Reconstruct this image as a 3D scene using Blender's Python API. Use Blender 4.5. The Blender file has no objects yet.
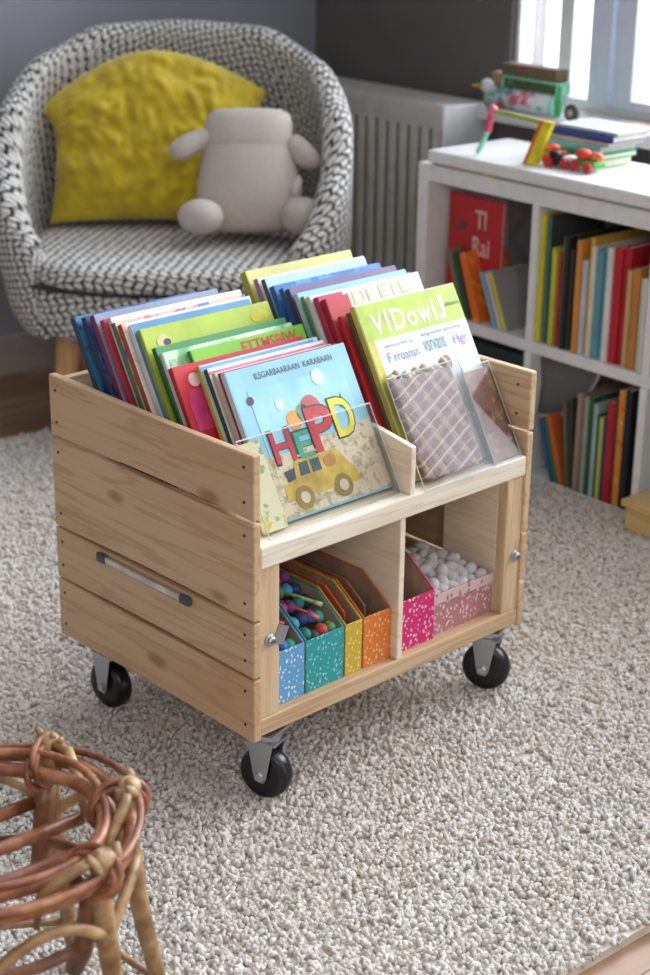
import bpy, bmesh, math, random
import numpy as np
from mathutils import Vector, Matrix, noise
random.seed(7)
R = math.radians
C = bpy.context.scene.collection

# ------------------------------------------------------------ materials
def lin(c):
    return tuple((x/12.92 if x <= .04045 else ((x+.055)/1.055)**2.4) for x in [v/255 for v in c]) + (1.0,)

class NT:
    def __init__(s, name, rough=.6, **kw):
        s.m = bpy.data.materials.new(name); s.m.use_nodes = True
        s.t = s.m.node_tree; s.n = s.t.nodes; s.l = s.t.links
        s.b = s.n['Principled BSDF']; s.out = s.n['Material Output']
        s.b.inputs['Roughness'].default_value = rough
        for k, v in kw.items():
            s.b.inputs[k.replace('_', ' ')].default_value = v
    def node(s, t, **kw):
        n = s.n.new(t)
        for k, v in kw.items(): setattr(n, k, v)
        return n
    def put(s, sock, v):
        if hasattr(v, 'is_output') or isinstance(v, bpy.types.NodeSocket): s.l.new(v, sock)
        else: sock.default_value = v
    def math(s, op, a, b=None, c=None):
        n = s.node('ShaderNodeMath', operation=op)
        for i, v in enumerate((a, b, c)):
            if v is not None: s.put(n.inputs[i], v)
        return n.outputs[0]
    def coord(s, kind='Object', scale=(1,1,1), rot=(0,0,0), rnd=False):
        t = s.node('ShaderNodeTexCoord'); v = t.outputs[kind]
        if rnd:
            oi = s.node('ShaderNodeObjectInfo'); a = s.node('ShaderNodeVectorMath', operation='MULTIPLY_ADD')
            s.l.new(oi.outputs['Random'], a.inputs[0]); a.inputs[1].default_value = (37, 53, 71); s.l.new(v, a.inputs[2]); v = a.outputs[0]
        mp = s.node('ShaderNodeMapping'); s.l.new(v, mp.inputs[0]); mp.inputs['Scale'].default_value = scale; mp.inputs['Rotation'].default_value = rot
        return mp.outputs[0]
    def noise(s, vec, scale, detail=3, rough=.5, out='Fac'):
        n = s.node('ShaderNodeTexNoise'); s.l.new(vec, n.inputs['Vector'])
        n.inputs['Scale'].default_value = scale; n.inputs['Detail'].default_value = detail; n.inputs['Roughness'].default_value = rough
        return n.outputs[out]
    def voro(s, vec, scale, out='Distance', feature='F1'):
        n = s.node('ShaderNodeTexVoronoi', feature=feature); s.l.new(vec, n.inputs['Vector']); n.inputs['Scale'].default_value = scale
        return n.outputs[out]
    def ramp(s, fac, stops, interp='LINEAR'):
        n = s.node('ShaderNodeValToRGB'); s.l.new(fac, n.inputs[0]); e = n.color_ramp.elements; n.color_ramp.interpolation = interp
        while len(e) < len(stops): e.new(.5)
        for i, (p, c) in enumerate(stops):
            e[i].position = p; e[i].color = lin(c) if len(c) == 3 else c
        return n.outputs[0]
    def mix(s, fac, a, b, mode='MIX'):
        n = s.node('ShaderNodeMix', data_type='RGBA', blend_type=mode)
        s.put(n.inputs[0], fac); s.put(n.inputs[6], a); s.put(n.inputs[7], b)
        return n.outputs[2]
    def sstep(s, v, a, b):
        n = s.node('ShaderNodeMapRange', interpolation_type='SMOOTHSTEP'); s.put(n.inputs[0], v)
        n.inputs[1].default_value = a; n.inputs[2].default_value = b
        return n.outputs[0]
    def color(s, v): s.put(s.b.inputs['Base Color'], v)
    def bump(s, h, strength=.3, dist=.01):
        n = s.node('ShaderNodeBump'); s.l.new(h, n.inputs['Height']); n.inputs['Strength'].default_value = strength; n.inputs['Distance'].default_value = dist
        s.l.new(n.outputs[0], s.b.inputs['Normal'])

_mc = {}
def mat(c, rough=.55, name='paint', noise_amt=.06, **kw):
    k = (c, rough, name, noise_amt, tuple(kw.items()))
    if k in _mc: return _mc[k]
    t = NT(name, rough, **kw)
    n = t.noise(t.coord(), 25, 3)
    d = tuple(max(0, x*(1-noise_amt*2)) for x in c); l_ = tuple(min(255, x*(1+noise_amt)) for x in c)
    t.color(t.ramp(n, [(.3, d), (.7, l_)]))
    _mc[k] = t.m; return t.m

def wood(name, axis, base=(202,168,128), dark=(158,114,74), light=(216,188,152), knots=1.0, rough=.6):
    t = NT(name, rough)
    sc = [15, 15, 15]; sc[axis] = 1.1
    v = t.coord(scale=tuple(sc), rnd=True)
    n1 = t.noise(v, 1.0, 4, .55)
    ring = t.math('FRACT', t.math('MULTIPLY', n1, 7.0))
    ring = t.math('ABSOLUTE', t.math('SUBTRACT', ring, .5))
    sc2 = [90, 90, 90]; sc2[axis] = 3
    n2 = t.noise(t.coord(scale=tuple(sc2), rnd=True), 1.0, 3)
    c = t.ramp(n1, [(.25, base), (.5, light), (.75, base)])
    c = t.mix(t.math('MULTIPLY', t.sstep(ring, .30, .5), .38), c, lin(dark))
    c = t.mix(t.math('MULTIPLY', t.sstep(n2, .45, .8), .3), c, lin(dark))
    if knots:
        sk = [9, 9, 9]; sk[axis] = 4
        kv = t.voro(t.coord(scale=tuple(sk), rnd=True), 1.0)
        kk = t.sstep(kv, .16, .05)
        c = t.mix(t.math('MULTIPLY', kk, .75*knots), c, lin((122,74,44)))
        big = t.noise(t.coord(scale=(3,3,3), rnd=True), 1.0, 2)
        c = t.mix(t.math('MULTIPLY', t.sstep(big, .5, .75), .35), c, lin((196,144,98)))
    oi = t.node('ShaderNodeObjectInfo'); c = t.mix(t.math('MULTIPLY', oi.outputs['Random'], .30), c, lin(dark)); t.color(c); t.bump(n2, .15, .002)
    return t.m

def cover_mat(c, c2=None, c3=None, scale=28, rough=.5):
    k = ('cov', c, c2, c3, scale)
    if k in _mc: return _mc[k]
    t = NT('printed_cover', rough)
    v = t.coord(rnd=True)
    if c2:
        f = t.voro(v, scale, out='Color')
        sp = t.node('ShaderNodeSeparateColor'); t.l.new(f, sp.inputs[0])
        col = t.ramp(sp.outputs[0], [(0, c), (.5, c2), (.78, c3 or c)], 'CONSTANT')
        nz = t.noise(v, scale*1.5, 2)
        col = t.mix(t.sstep(nz, .45, .6), lin(c), col)
    else:
        nz = t.noise(v, 12, 3)
        col = t.ramp(nz, [(.3, tuple(x*.9 for x in c)), (.7, c)])
    t.color(col); _mc[k] = t.m; return t.m

def dash_mat(name, c, c2, scale=95, lo=.27, hi=.2, rough=.6):
    t = NT(name, rough)
    v = t.coord(scale=(1.6,1.6,1))
    n = t.noise(t.coord(), 60, 2, out='Color')
    a = t.node('ShaderNodeVectorMath', operation='MULTIPLY_ADD'); t.l.new(n, a.inputs[0]); a.inputs[1].default_value = (.014,.014,.014); t.l.new(v, a.inputs[2])
    d = t.voro(a.outputs[0], scale)
    t.color(t.mix(t.sstep(d, lo+.06, lo), lin(c), lin(c2)))
    return t.m

def clear(name='clear_acrylic', tint=(.97,.98,.98,1), ior=1.45, rmul=1.0):
    t = NT(name)
    tr = t.node('ShaderNodeBsdfTransparent'); tr.inputs[0].default_value = tint
    gl = t.node('ShaderNodeBsdfGlossy'); gl.inputs['Roughness'].default_value = .06
    fr = t.node('ShaderNodeFresnel'); fr.inputs[0].default_value = ior
    mx = t.node('ShaderNodeMixShader'); t.l.new(t.math('ADD', t.math('MULTIPLY', fr.outputs[0], rmul), .008), mx.inputs[0])
    t.l.new(tr.outputs[0], mx.inputs[1]); t.l.new(gl.outputs[0], mx.inputs[2]); t.l.new(mx.outputs[0], t.out.inputs[0])
    return t.m

def knit():
    t = NT('chunky_knit_fabric', .95)
    tc = t.node('ShaderNodeTexCoord')
    nz = t.noise(tc.outputs['UV'], 22, 2, out='Color')
    a = t.node('ShaderNodeVectorMath', operation='MULTIPLY_ADD'); t.l.new(nz, a.inputs[0]); a.inputs[1].default_value = (.016,.013,0); t.l.new(tc.outputs['UV'], a.inputs[2])
    sp = t.node('ShaderNodeSeparateXYZ'); t.l.new(a.outputs[0], sp.inputs[0])
    x, y = sp.outputs[0], sp.outputs[1]
    y = t.math('ADD', y, t.math('MULTIPLY', x, .22))
    rv = t.math('DIVIDE', y, .0185); row = t.math('FLOOR', rv); fv = t.math('FRACT', rv)
    par = t.math('SUBTRACT', t.math('MULTIPLY', t.math('MODULO', t.math('ABSOLUTE', row), 2.0), 2.0), 1.0)
    s = t.math('ADD', t.math('DIVIDE', x, .026), t.math('MULTIPLY', t.math('MULTIPLY', par, fv), .45))
    s = t.math('FRACT', t.math('ADD', s, t.math('MULTIPLY', row, .37)))
    s = t.math('ABSOLUTE', t.math('SUBTRACT', s, .5))       # 0.5 at stitch gap
    g1 = t.sstep(s, .30, .40)
    f2 = t.math('ABSOLUTE', t.math('SUBTRACT', fv, .5))
    g2 = t.sstep(f2, .33, .45)
    g = t.math('MAXIMUM', g1, g2)
    nb = t.noise(tc.outputs['UV'], 60, 2)
    g = t.math('MULTIPLY', g, t.sstep(nb, .25, .5))
    t.color(t.mix(g, lin((226,222,217)), lin((36,39,44))))
    t.bump(t.math('SUBTRACT', 1.0, g), .6, .008)
    return t.m

def plaid():
    t = NT('plaid_print', .5)
    sp = t.node('ShaderNodeSeparateXYZ'); t.l.new(t.coord(rot=(0, R(24), 0)), sp.inputs[0])
    x, z = sp.outputs[0], sp.outputs[2]
    def stripes(v, p, w, ph=0):
        f = t.math('FRACT', t.math('ADD', t.math('DIVIDE', v, p), ph)); return t.sstep(t.math('ABSOLUTE', t.math('SUBTRACT', f, .5)), w+.02, w)
    c = t.mix(t.math('MULTIPLY', stripes(x, .034, .15), .7), lin((126,80,82)), lin((178,162,106)))
    c = t.mix(t.math('MULTIPLY', stripes(z, .038, .15, .3), .5), c, lin((176,130,132)))
    c = t.mix(t.math('MULTIPLY', stripes(x, .0115, .12, .2), .55), c, lin((92,66,76)))
    c = t.mix(t.math('MULTIPLY', stripes(z, .019, .07, .1), .5), c, lin((214,204,192)))
    c = t.mix(t.math('MULTIPLY', stripes(z, .0115, .10, .6), .45), c, lin((70,58,70)))
    t.color(c); return t.m

def rug_mat():
    t = NT('shag_wool', .95)
    v = t.coord()
    n = t.noise(v, 55, 2); n2 = t.noise(v, 5, 2)
    c = t.ramp(n, [(.25, (172,162,152)), (.5, (208,201,193)), (.75, (229,225,220))])
    c = t.mix(t.math('MULTIPLY', t.sstep(n2, .4, .7), .25), c, lin((206,194,180)))
    t.color(c); return t.m

def yellow_cloth():
    t = NT('yellow_velvet', .75, Sheen_Weight=.4)
    v = t.coord(scale=(1,1,.7)); n = t.noise(v, 16, 3, .6)
    t.color(t.ramp(n, [(.3, (176,150,6)), (.6, (208,182,12)), (.8, (222,200,40))])); t.bump(t.noise(v, 30, 3), .35, .012)
    return t.m

def linen(name, c, scale=300):
    t = NT(name, .9); v = t.coord(); n = t.noise(v, scale, 2); n2 = t.noise(v, 12, 2)
    col = t.ramp(n, [(.3, tuple(x*.88 for x in c)), (.7, c)])
    t.color(t.mix(t.math('MULTIPLY', t.sstep(n2,.4,.7), .2), col, lin(tuple(x*.85 for x in c)))); t.bump(n, .1, .002); return t.m

def rattan(name, a, b, c):
    t = NT(name, .38); v = t.coord(rnd=True); n = t.noise(v, 18, 4, .6); n2 = t.noise(v, 90, 2)
    col = t.ramp(n, [(.3, a), (.5, b), (.72, c)])
    t.color(t.mix(t.math('MULTIPLY', t.sstep(n2,.5,.7), .35), col, lin(a))); t.bump(n2, .3, .003); return t.m

def parquet():
    t = NT('oak_parquet', .35)
    v = t.coord(rot=(0,0,R(90)))
    bk = t.node('ShaderNodeTexBrick'); t.l.new(v, bk.inputs['Vector'])
    bk.inputs['Scale'].default_value = 1; bk.inputs['Brick Width'].default_value = .55; bk.inputs['Row Height'].default_value = .07
    bk.inputs['Mortar Size'].default_value = .0018; bk.inputs['Color1'].default_value = lin((172,138,108)); bk.inputs['Color2'].default_value = lin((140,104,76)); bk.inputs['Mortar'].default_value = lin((70,46,30))
    n = t.noise(t.coord(scale=(40,3,1)), 1.0, 4)
    t.color(t.mix(t.math('MULTIPLY', t.sstep(n,.4,.75), .35), bk.outputs['Color'], lin((104,68,44)))); return t.m

M = dict(
 plank=wood('pine_plank', 1), shelfw=wood('pale_pine_shelf', 0, (232,220,198), (196,170,134), (240,232,216), .35), plankx=wood('pine_plank_cross', 0),
 post=wood('pine_post', 2, (212,182,142), (176,136,94), (222,196,160), .3), ply=wood('birch_panel', 1, (232,214,186), (204,176,140), (240,226,204), 0),
 crate=wood('pale_box_wood', 0, (214,182,118), (186,146,88), (224,198,140), .1), legw=wood('beech_leg', 2, (212,160,104), (180,122,72), (222,176,122), 0),
 white=mat((232,232,232), .4, 'white_laminate', .015), rad=mat((216,212,204), .4, 'cream_radiator_enamel', .02), page=mat((232,226,212), .8, 'page_paper', .05),
 metal=NT('zinc_metal', .35, Metallic=.9).m, dmetal=mat((70,72,76), .5, 'dark_grey_plastic'), black=mat((22,22,24), .3, 'black_rubber', .05),
 knit=knit(), rug=rug_mat(), yel=yellow_cloth(), toy=linen('beige_linen', (206,196,186)), acry=clear('clear_acrylic', (.95,.955,.95,1), 1.45, .10), glass=clear('window_glass', (.98,.99,1,1), 1.3),
 red_rattan=rattan('reddish_rattan', (84,44,24), (142,86,54), (186,132,94)), pale_rattan=rattan('pale_rattan', (104,72,44), (158,122,82), (200,168,128)), floor=parquet(),
 card=mat((168,138,112), .85, 'brown_cardboard'), plaid=plaid())
M['metal'].node_tree.nodes['Principled BSDF'].inputs['Base Color'].default_value = lin((176,178,182))

# ------------------------------------------------------------ mesh helpers
class MB:
    def __init__(s): s.bm = bmesh.new(); s.mi = 0
    def _add(s, vs, fs):
        v = [s.bm.verts.new(p) for p in vs]; out = []
        for f in fs:
            try:
                q = s.bm.faces.new([v[i] for i in f]); q.material_index = s.mi; out.append(q)
            except ValueError: pass
        return v
    def box(s, a, b, T=None):
        x0,y0,z0 = a; x1,y1,z1 = b
        P = [(x0,y0,z0),(x1,y0,z0),(x1,y1,z0),(x0,y1,z0),(x0,y0,z1),(x1,y0,z1),(x1,y1,z1),(x0,y1,z1)]
        if T: P = [T @ Vector(p) for p in P]
        s._add(P, [(0,3,2,1),(4,5,6,7),(0,1,5,4),(1,2,6,5),(2,3,7,6),(3,0,4,7)]); return s
    def prism(s, poly, y0, y1, T=None, axis='y'):
        n = len(poly); P = []
        for yy in (y0, y1):
            for (a, b) in poly:
                P.append({'y': (a, yy, b), 'x': (yy, a, b), 'z': (a, b, yy)}[axis])
        if T: P = [T @ Vector(p) for p in P]
        s._add(P, [tuple(range(n)), tuple(range(2*n-1, n-1, -1))] + [(i, i+n, (i+1) % n+n, (i+1) % n) for i in range(n)]); return s
    def rings(s, rings, closed_u=True, closed_v=False, caps=True):
        n = len(rings[0]); m = len(rings)
        P = [p for r in rings for p in r]; F = []
        for j in range(m if closed_v else m-1):
            for i in range(n if closed_u else n-1):
                a = j*n+i; b = j*n+(i+1) % n; c = ((j+1) % m)*n+(i+1) % n; d = ((j+1) % m)*n+i
                F.append((a, b, c, d))
        if caps and not closed_v and closed_u: F += [tuple(range(n-1, -1, -1)), tuple(range((m-1)*n, m*n))]
        s._add(P, F); return s
    def tube(s, path, r, seg=8, closed=False):
        path = [Vector(p) for p in path]; n = len(path); rs = r if isinstance(r, (list, tuple)) else [r]*n
        up = Vector((0,0,1)); rings = []; prev = None
        for i, p in enumerate(path):
            a = path[(i-1) % n] if (closed or i > 0) else p; b = path[(i+1) % n] if (closed or i < n-1) else p
            t = (b-a).normalized()
            if prev is None:
                x = t.cross(up);  x = x if x.length > .1 else t.cross(Vector((1,0,0)))
            else: x = prev - t*prev.dot(t)
            x.normalize(); prev = x; y = t.cross(x)
            rings.append([p + (x*math.cos(k*2*math.pi/seg)+y*math.sin(k*2*math.pi/seg))*rs[i] for k in range(seg)])
        return s.rings(rings, True, closed)
    def lathe(s, prof, seg=24, T=None):
        rings = []
        for (r, z) in prof:
            q = [Vector((r*math.cos(k*2*math.pi/seg), r*math.sin(k*2*math.pi/seg), z)) for k in range(seg)]
            rings.append([T @ p for p in q] if T else q)
        return s.rings(rings)
    def ball(s, c, r, sub=2):
        T = Matrix.Translation(c) @ (Matrix.Diagonal((*r, 1)) if isinstance(r, tuple) else Matrix.Scale(r, 4))
        bmesh.ops.create_icosphere(s.bm, subdivisions=sub, radius=1, matrix=T); return s
    def build(s, name, m, parent=None, smooth=False, bevel=0, sub=0, uv=None):
        bmesh.ops.recalc_face_normals(s.bm, faces=s.bm.faces)
        me = bpy.data.meshes.new(name); s.bm.to_mesh(me); s.bm.free()
        for mm in (m if isinstance(m, (list, tuple)) else [m]): me.materials.append(mm)
        if smooth: me.polygons.foreach_set('use_smooth', [True]*len(me.polygons))
        o = bpy.data.objects.new(name, me); C.objects.link(o); o.parent = parent
        if bevel:
            b = o.modifiers.new('bevel', 'BEVEL'); b.width = bevel; b.segments = 2; b.limit_method = 'ANGLE'; b.angle_limit = R(40)
        if sub:
            b = o.modifiers.new('sub', 'SUBSURF'); b.levels = sub; b.render_levels = sub
        return o

def tag(o, label, cat, group=None):
    o['label'] = label; o['category'] = cat
    if group: o['group'] = group
    return o
def thing(name, label, cat, loc=(0,0,0), rot=(0,0,0), group=None):
    o = bpy.data.objects.new(name, None); C.objects.link(o); o.location = loc; o.rotation_euler = rot; o.empty_display_size = .05
    return tag(o, label, cat, group)
def struct(o): o['kind'] = 'structure'; return o

def text(body, name, m, parent, x, y, z, w, h, face='-y', offset=0, skew=0, thick=0):
    cu = bpy.data.curves.new('t', 'FONT'); cu.body = body; cu.offset = offset; cu.extrude = thick
    cu.resolution_u = 3
    to = bpy.data.objects.new('t', cu); C.objects.link(to)
    dg = bpy.context.evaluated_depsgraph_get(); me = bpy.data.meshes.new_from_object(to.evaluated_get(dg))
    C.objects.unlink(to); bpy.data.objects.remove(to); bpy.data.curves.remove(cu)
    xs = [v.co.x for v in me.vertices]; ys = [v.co.y for v in me.vertices]
    x0, x1, y0, y1 = min(xs), max(xs), min(ys), max(ys)
    for v in me.vertices:
        a = (v.co.x-x0)/(x1-x0)*w; b = (v.co.y-y0)/(y1-y0)*h; zz = v.co.z
        if face == '-y': v.co = (x+a+skew*b, y-zz, z+b)
    me.materials.clear(); me.materials.append(m)
    me.name = name; o = bpy.data.objects.new(name, me); C.objects.link(o); o.parent = parent
    return o

# ------------------------------------------------------------ room frame
D = R(-3.0); BX, BY = 1.6202, 1.2086
def RM(u, v, z): return (BX+math.sin(D)*u+math.cos(D)*v, BY-math.cos(D)*u+math.sin(D)*v, z)
ROT = D-math.pi/2
def place(o): o.location = RM(0,0,0); o.rotation_euler = (0,0,ROT); return o
FZ = -.025

wallm = NT('grey_wall_paint', .85); _n = wallm.noise(wallm.coord(), 4, 3); wallm.color(wallm.ramp(_n, [(.3,(104,98,97)),(.7,(112,106,105))])); wallm.bump(wallm.noise(wallm.coord(), 200, 2), .08, .002)
wallm2 = NT('cool_grey_wall_paint', .85); _n = wallm2.noise(wallm2.coord(), 4, 3); wallm2.color(wallm2.ramp(_n, [(.3,(146,148,155)),(.7,(154,156,163))]))

place(struct(MB().box((-1.5,-5.2,FZ-.05), (5.0,.9,FZ)).build('floor', M['floor'])))
WV = .64; WU0, WU1, WZ0, WZ1 = -.30, 2.75, .83, 2.25
for a_, b_ in (((-1.19,WV,FZ), (WU0,WV+.15,2.6)), ((WU0,WV,FZ), (WU1,WV+.15,WZ0-.02)), ((WU0,WV,WZ1), (WU1,WV+.15,2.6)), ((WU1,WV,FZ), (4.2,WV+.15,2.6))):
    place(struct(MB().box(a_, b_).build('wall_right', wallm.m)))
place(struct(MB().box((-1.34,-5.0,FZ), (-1.19,WV+.15,2.6)).build('wall_left', wallm2.m)))
place(struct(MB().box((-1.19,-5.0,FZ), (-1.172,WV,.098)).build('baseboard_left', mat((176,168,164), .5, 'baseboard_paint', .02), bevel=.003)))
place(struct(MB().box((-1.172,WV-.018,FZ), (4.2,WV,.098)).build('baseboard_right', mat((176,168,164), .5, 'baseboard_paint', .02), bevel=.003)))
# window: frame, sashes, panes
win = bpy.data.objects.new('window_1', None); C.objects.link(win); place(win); struct(win)
f = MB()
for (a, b) in ((WU0, WU0+.016), (-.13,-.08), (WU1-.04, WU1)): f.box((a,WV+.02,WZ0), (b,WV+.08,WZ1))
f.box((WU0,WV+.02,WZ0-.02), (WU1,WV+.08,WZ0+.012)); f.box((WU0,WV+.02,WZ1-.05), (WU1,WV+.08,WZ1))
f.build('window_frame', M['white'], win, bevel=.003)
f = MB()
for (a, b) in ((.005,.08), (.092,.165), (1.0,1.07), (1.082,1.155), (2.1,2.17),(2.182,2.255)): f.box((a,WV+.0,WZ0+.002), (b,WV+.06,WZ1))
f.box((.165,WV,WZ0+.002), (1.0,WV+.05,WZ0+.03)); f.box((1.155,WV,WZ0), (2.1,WV+.05,WZ0+.03)); f.box((2.255,WV,WZ0), (WU1-.04,WV+.05,WZ0+.03))
f.build('sash', mat((206,216,232), .4, 'cool_white_sash', .01), win, bevel=.003)
MB().box((WU0,WV+.09,WZ0), (WU1,WV+.094,WZ1)).build('pane', M['glass'], win)
place(struct(MB().box((-.26,.47,.775), (3.4,WV+.02,.812)).build('trim_1', M['white'], bevel=.004)))   # window sill board

# radiator
rad = thing('radiator', 'cream panel radiator with vertical flutes below the grey wall beside the armchair', 'radiator'); place(rad)
b = MB(); u0, u1, v0 = -1.08, -.352, .425
b.box((u0,v0+.012,.12), (u1-.004,v0+.03,.79)); b.box((u0,v0,.735), (u1-.004,v0+.03,.793)); b.box((u0,v0,.12), (u1-.004,v0+.03,.16))
n = 15; fl = MB()
for k in range(n):
    uc = u0+.03+(u1-u0-.06)*k/(n-1)
    fl.prism([(uc-.017,v0+.014),(uc-.012,v0-.002),(uc+.012,v0-.002),(uc+.017,v0+.014)], .162, .733, axis='z')
b.box((u0,v0+.0,.73), (u1-.004,v0+.012,.74)); b.build('panel', M['rad'], rad, bevel=.003)
fl.build('flutes', M['rad'], rad, bevel=.003)
MB().box((u0+.004,v0+.0095,.161), (u1-.008,v0+.012,.729)).build('groove_shadow_panel', mat((96,92,88), .5, 'groove_shade_enamel'), rad)  # dark sheet between the flutes, groove shade put into its colour
b = MB(); b.box((u0,v0+.002,.793), (u1,v0+.018,.80)); b.box((u0,.585,.793), (u1,.60,.80))
for k in range(48):
    x = u0+.01+k*(u1-u0-.02)/47; b.box((x,v0+.018,.793), (x+.006,.585,.799))
b.build('top_grille', M['rad'], rad)
MB().box((u1-.004,v0,.12), (u1+.004,.60,.80)).build('side_panel', M['white'], rad, bevel=.002)
MB().box((u0,.56,.12), (u1-.005,.585,.78)).build('rear_panel', M['rad'], rad)
b = MB()
for uu in (-.98,-.45): b.box((uu,.585,.2), (uu+.03,WV-.001,.7))
b.build('wall_bracket', M['rad'], rad)

# ------------------------------------------------------------ rug
rug = thing('rug', 'large cream-grey shag rug under the wooden book cart', 'rug'); place(rug)
RU0, RU1, RV0, RV1 = -.62, 1.90, -2.75, -.005
MB().box((RU0,RV0,FZ), (RU1,RV1,-.009)).build('backing', mat((206,194,180), .95, 'rug_backing'), rug)
rs = np.random.RandomState(3)
A = (RU1-RU0)*(RV1-RV0); N = int(A*22000)
ph = (1+5**.5)/2
iv = np.array([(-1,ph,0),(1,ph,0),(-1,-ph,0),(1,-ph,0),(0,-1,ph),(0,1,ph),(0,-1,-ph),(0,1,-ph),(ph,0,-1),(ph,0,1),(-ph,0,-1),(-ph,0,1)])/math.sqrt(1+ph*ph)
fi = np.array([(0,11,5),(0,5,1),(0,1,7),(0,7,10),(0,10,11),(1,5,9),(5,11,4),(11,10,2),(10,7,6),(7,1,8),(3,9,4),(3,4,2),(3,2,6),(3,6,8),(3,8,9),(4,9,5),(2,4,11),(6,2,10),(8,6,7),(9,8,1)])
# long axis of each tuft in a slowly turning direction with jitter
px = rs.uniform(RU0, RU1, N); py = rs.uniform(RV0, RV1, N); pz = rs.uniform(-.012, -.001, N)
az = rs.uniform(0, 2*np.pi, N); tilt = rs.uniform(.2, 1.35, N)
ax = np.stack([np.sin(tilt)*np.cos(az), np.sin(tilt)*np.sin(az), np.cos(tilt)], 1)
e1 = np.cross(ax, rs.normal(size=(N,3))); e1 /= np.linalg.norm(e1, axis=1)[:,None]; e2 = np.cross(ax, e1)
L = rs.uniform(.0065, .0105, N); W = rs.uniform(.0034, .0052, N)
V = (iv[None,:,0,None]*e1[:,None,:]*W[:,None,None] + iv[None,:,1,None]*e2[:,None,:]*W[:,None,None] + iv[None,:,2,None]*ax[:,None,:]*L[:,None,None])
V += np.stack([px,py,pz],1)[:,None,:]
F = (fi[None] + (np.arange(N)*12)[:,None,None]).reshape(-1)
me = bpy.data.meshes.new('pile'); nf = N*20
me.vertices.add(N*12); me.vertices.foreach_set('co', V.reshape(-1).astype(np.float32))
me.loops.add(nf*3); me.loops.foreach_set('vertex_index', F.astype(np.int32))
me.polygons.add(nf); me.polygons.foreach_set('loop_start', (np.arange(nf)*3).astype(np.int32)); me.polygons.foreach_set('use_smooth', np.ones(nf, dtype=bool))
me.update(calc_edges=True); me.materials.append(M['rug'])
pile = bpy.data.objects.new('pile', me); C.objects.link(pile); pile.parent = rug; pile['kind'] = 'stuff'

# ------------------------------------------------------------ book cart
CW, CD, ZB, ZT = .677, .553, .140, .647; TH = .016
SH = .487                                             # top of display shelf
cart = thing('book_cart', 'low pine plank cart on black castors holding picture books', 'cart')
rowsL = [(.536,.647), (.361,.531), (.2585,.357), (.140,.2545)]
rowsR = [(.534,.647), (.334,.530), (.236,.330), (.140,.232)]
def plank(pts, name='plank', mt='plank', nails=(), bow=0):
    (x0,y0,z0),(x1,y1,z1) = pts
    if bow:
        ys = [y0+(y1-y0)*k/14 for k in range(15)]; random.seed(int(z0*1000)); a1, a2 = random.uniform(.4,1)*bow, random.uniform(.3,1)*bow
        poly = [(y, z0+a1*math.sin(math.pi*(y-y0)/(y1-y0))) for y in ys]+[(y, z1-a2*math.sin(math.pi*(y-y0)/(y1-y0)*1.3+.2)*.8) for y in reversed(ys)]
        o = MB().prism(poly, x0, x1, axis='x').build(name, M[mt], cart, bevel=.003)
    else: o = MB().box(*pts).build(name, M[mt], cart, bevel=.003)
    for (x, y, z, ax_) in nails:
        T = Matrix.Translation((x,y,z)) @ (Matrix.Rotation(R(90), 4, 'Y') if ax_ == 'x' else Matrix.Rotation(R(90), 4, 'X'))
        MB().lathe([(.0028,-.0008),(.0028,.0008)], 10, T).build('nail_head', mat((62,44,34), .6, 'rusty_nail'), o)
for i, (z0, z1) in enumerate(rowsL):
    m_ = (z0+z1)/2
    nl = [(-.0002, y, z, 'x') for y in (.022, CD-.02) for z in (z0+.028, z1-.024)]
    plank(((0,0,z0), (TH,CD,z1)), nails=nl, bow=.0045)
for z0, z1 in rowsR:
    nl = [(CW-TH-.0002, .03, z, 'x') for z in (z0+.028, z1-.03)] if z0 > .3 else []
    plank(((CW-TH,0,z0), (CW,CD,z1)), nails=nl, bow=.002)
for z0, z1 in [(.536,.640), (.42,.528), (.30,.412), (.182,.292)]:
    plank(((TH,CD-TH,z0), (CW-TH,CD,z1)), 'back_plank', 'plankx')
plank(((TH,.0,SH-.038), (CW-TH,CD-TH,SH)), 'display_shelf', 'shelfw')
plank(((TH,.002,.146), (CW-TH,CD-TH,.178)), 'bottom_board', 'plankx')
for x0, x1, y0 in ((TH,.059,.004), (.618,CW-TH,.004), (TH,.059,CD-TH-.045), (.618,CW-TH,CD-TH-.045)):
    MB().box((x0,y0,.178), (x1,y0+.045 if y0 > .1 else y0+.022,SH-.038)).build('corner_post', M['post'], cart, bevel=.002)
MB().box((.618,.026,.178), (.64,.16,SH-.038)).build('inner_panel', M['ply'], cart, bevel=.002)
MB().box((.338,.004,.178), (.351,CD-TH,SH-.038)).build('lower_divider', M['ply'], cart, bevel=.002)
MB().prism([(.004,SH),(CD-TH,SH),(CD-TH,.59),(.10,.59),(.004,.574)], .359, .371, axis='x').build('upper_divider', M['ply'], cart, bevel=.002)
for x, z in ((.037,.318), (.646,.291)):
    T = Matrix.Translation((x,.004,z)) @ Matrix.Rotation(R(90), 4, 'X')
    o = MB().lathe([(.011,0),(.011,.002),(.008,.004),(.008,.008),(.006,.010)], 18, T).build('bolt_head', M['metal'], cart, smooth=False)
    MB().box((x-.0045,-.0075,z-.001), (x+.0045,-.0055,z+.001)).build('slot', M['dmetal'], o)
T = Matrix.Translation((.052,.004,.325)) @ Matrix.Rotation(R(25), 4, 'Y')
MB().box((-.002,-.002,-.016), (.022,.0,.016), T).build('metal_tab', M['metal'], cart)
# pull handle on the left face
h = MB(); h.box((-.009,.172,.339), (-.004,.40,.351)).build('handle', mat((206,202,196), .4, 'worn_steel', .08, Metallic=.6), cart, bevel=.002)
hh = cart.children[-1]
for y0, y1 in ((.155,.183), (.389,.417)): MB().box((-.011,y0,.336), (0,y1,.354)).build('handle_end_cap', M['dmetal'], cart, bevel=.005)
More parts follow.
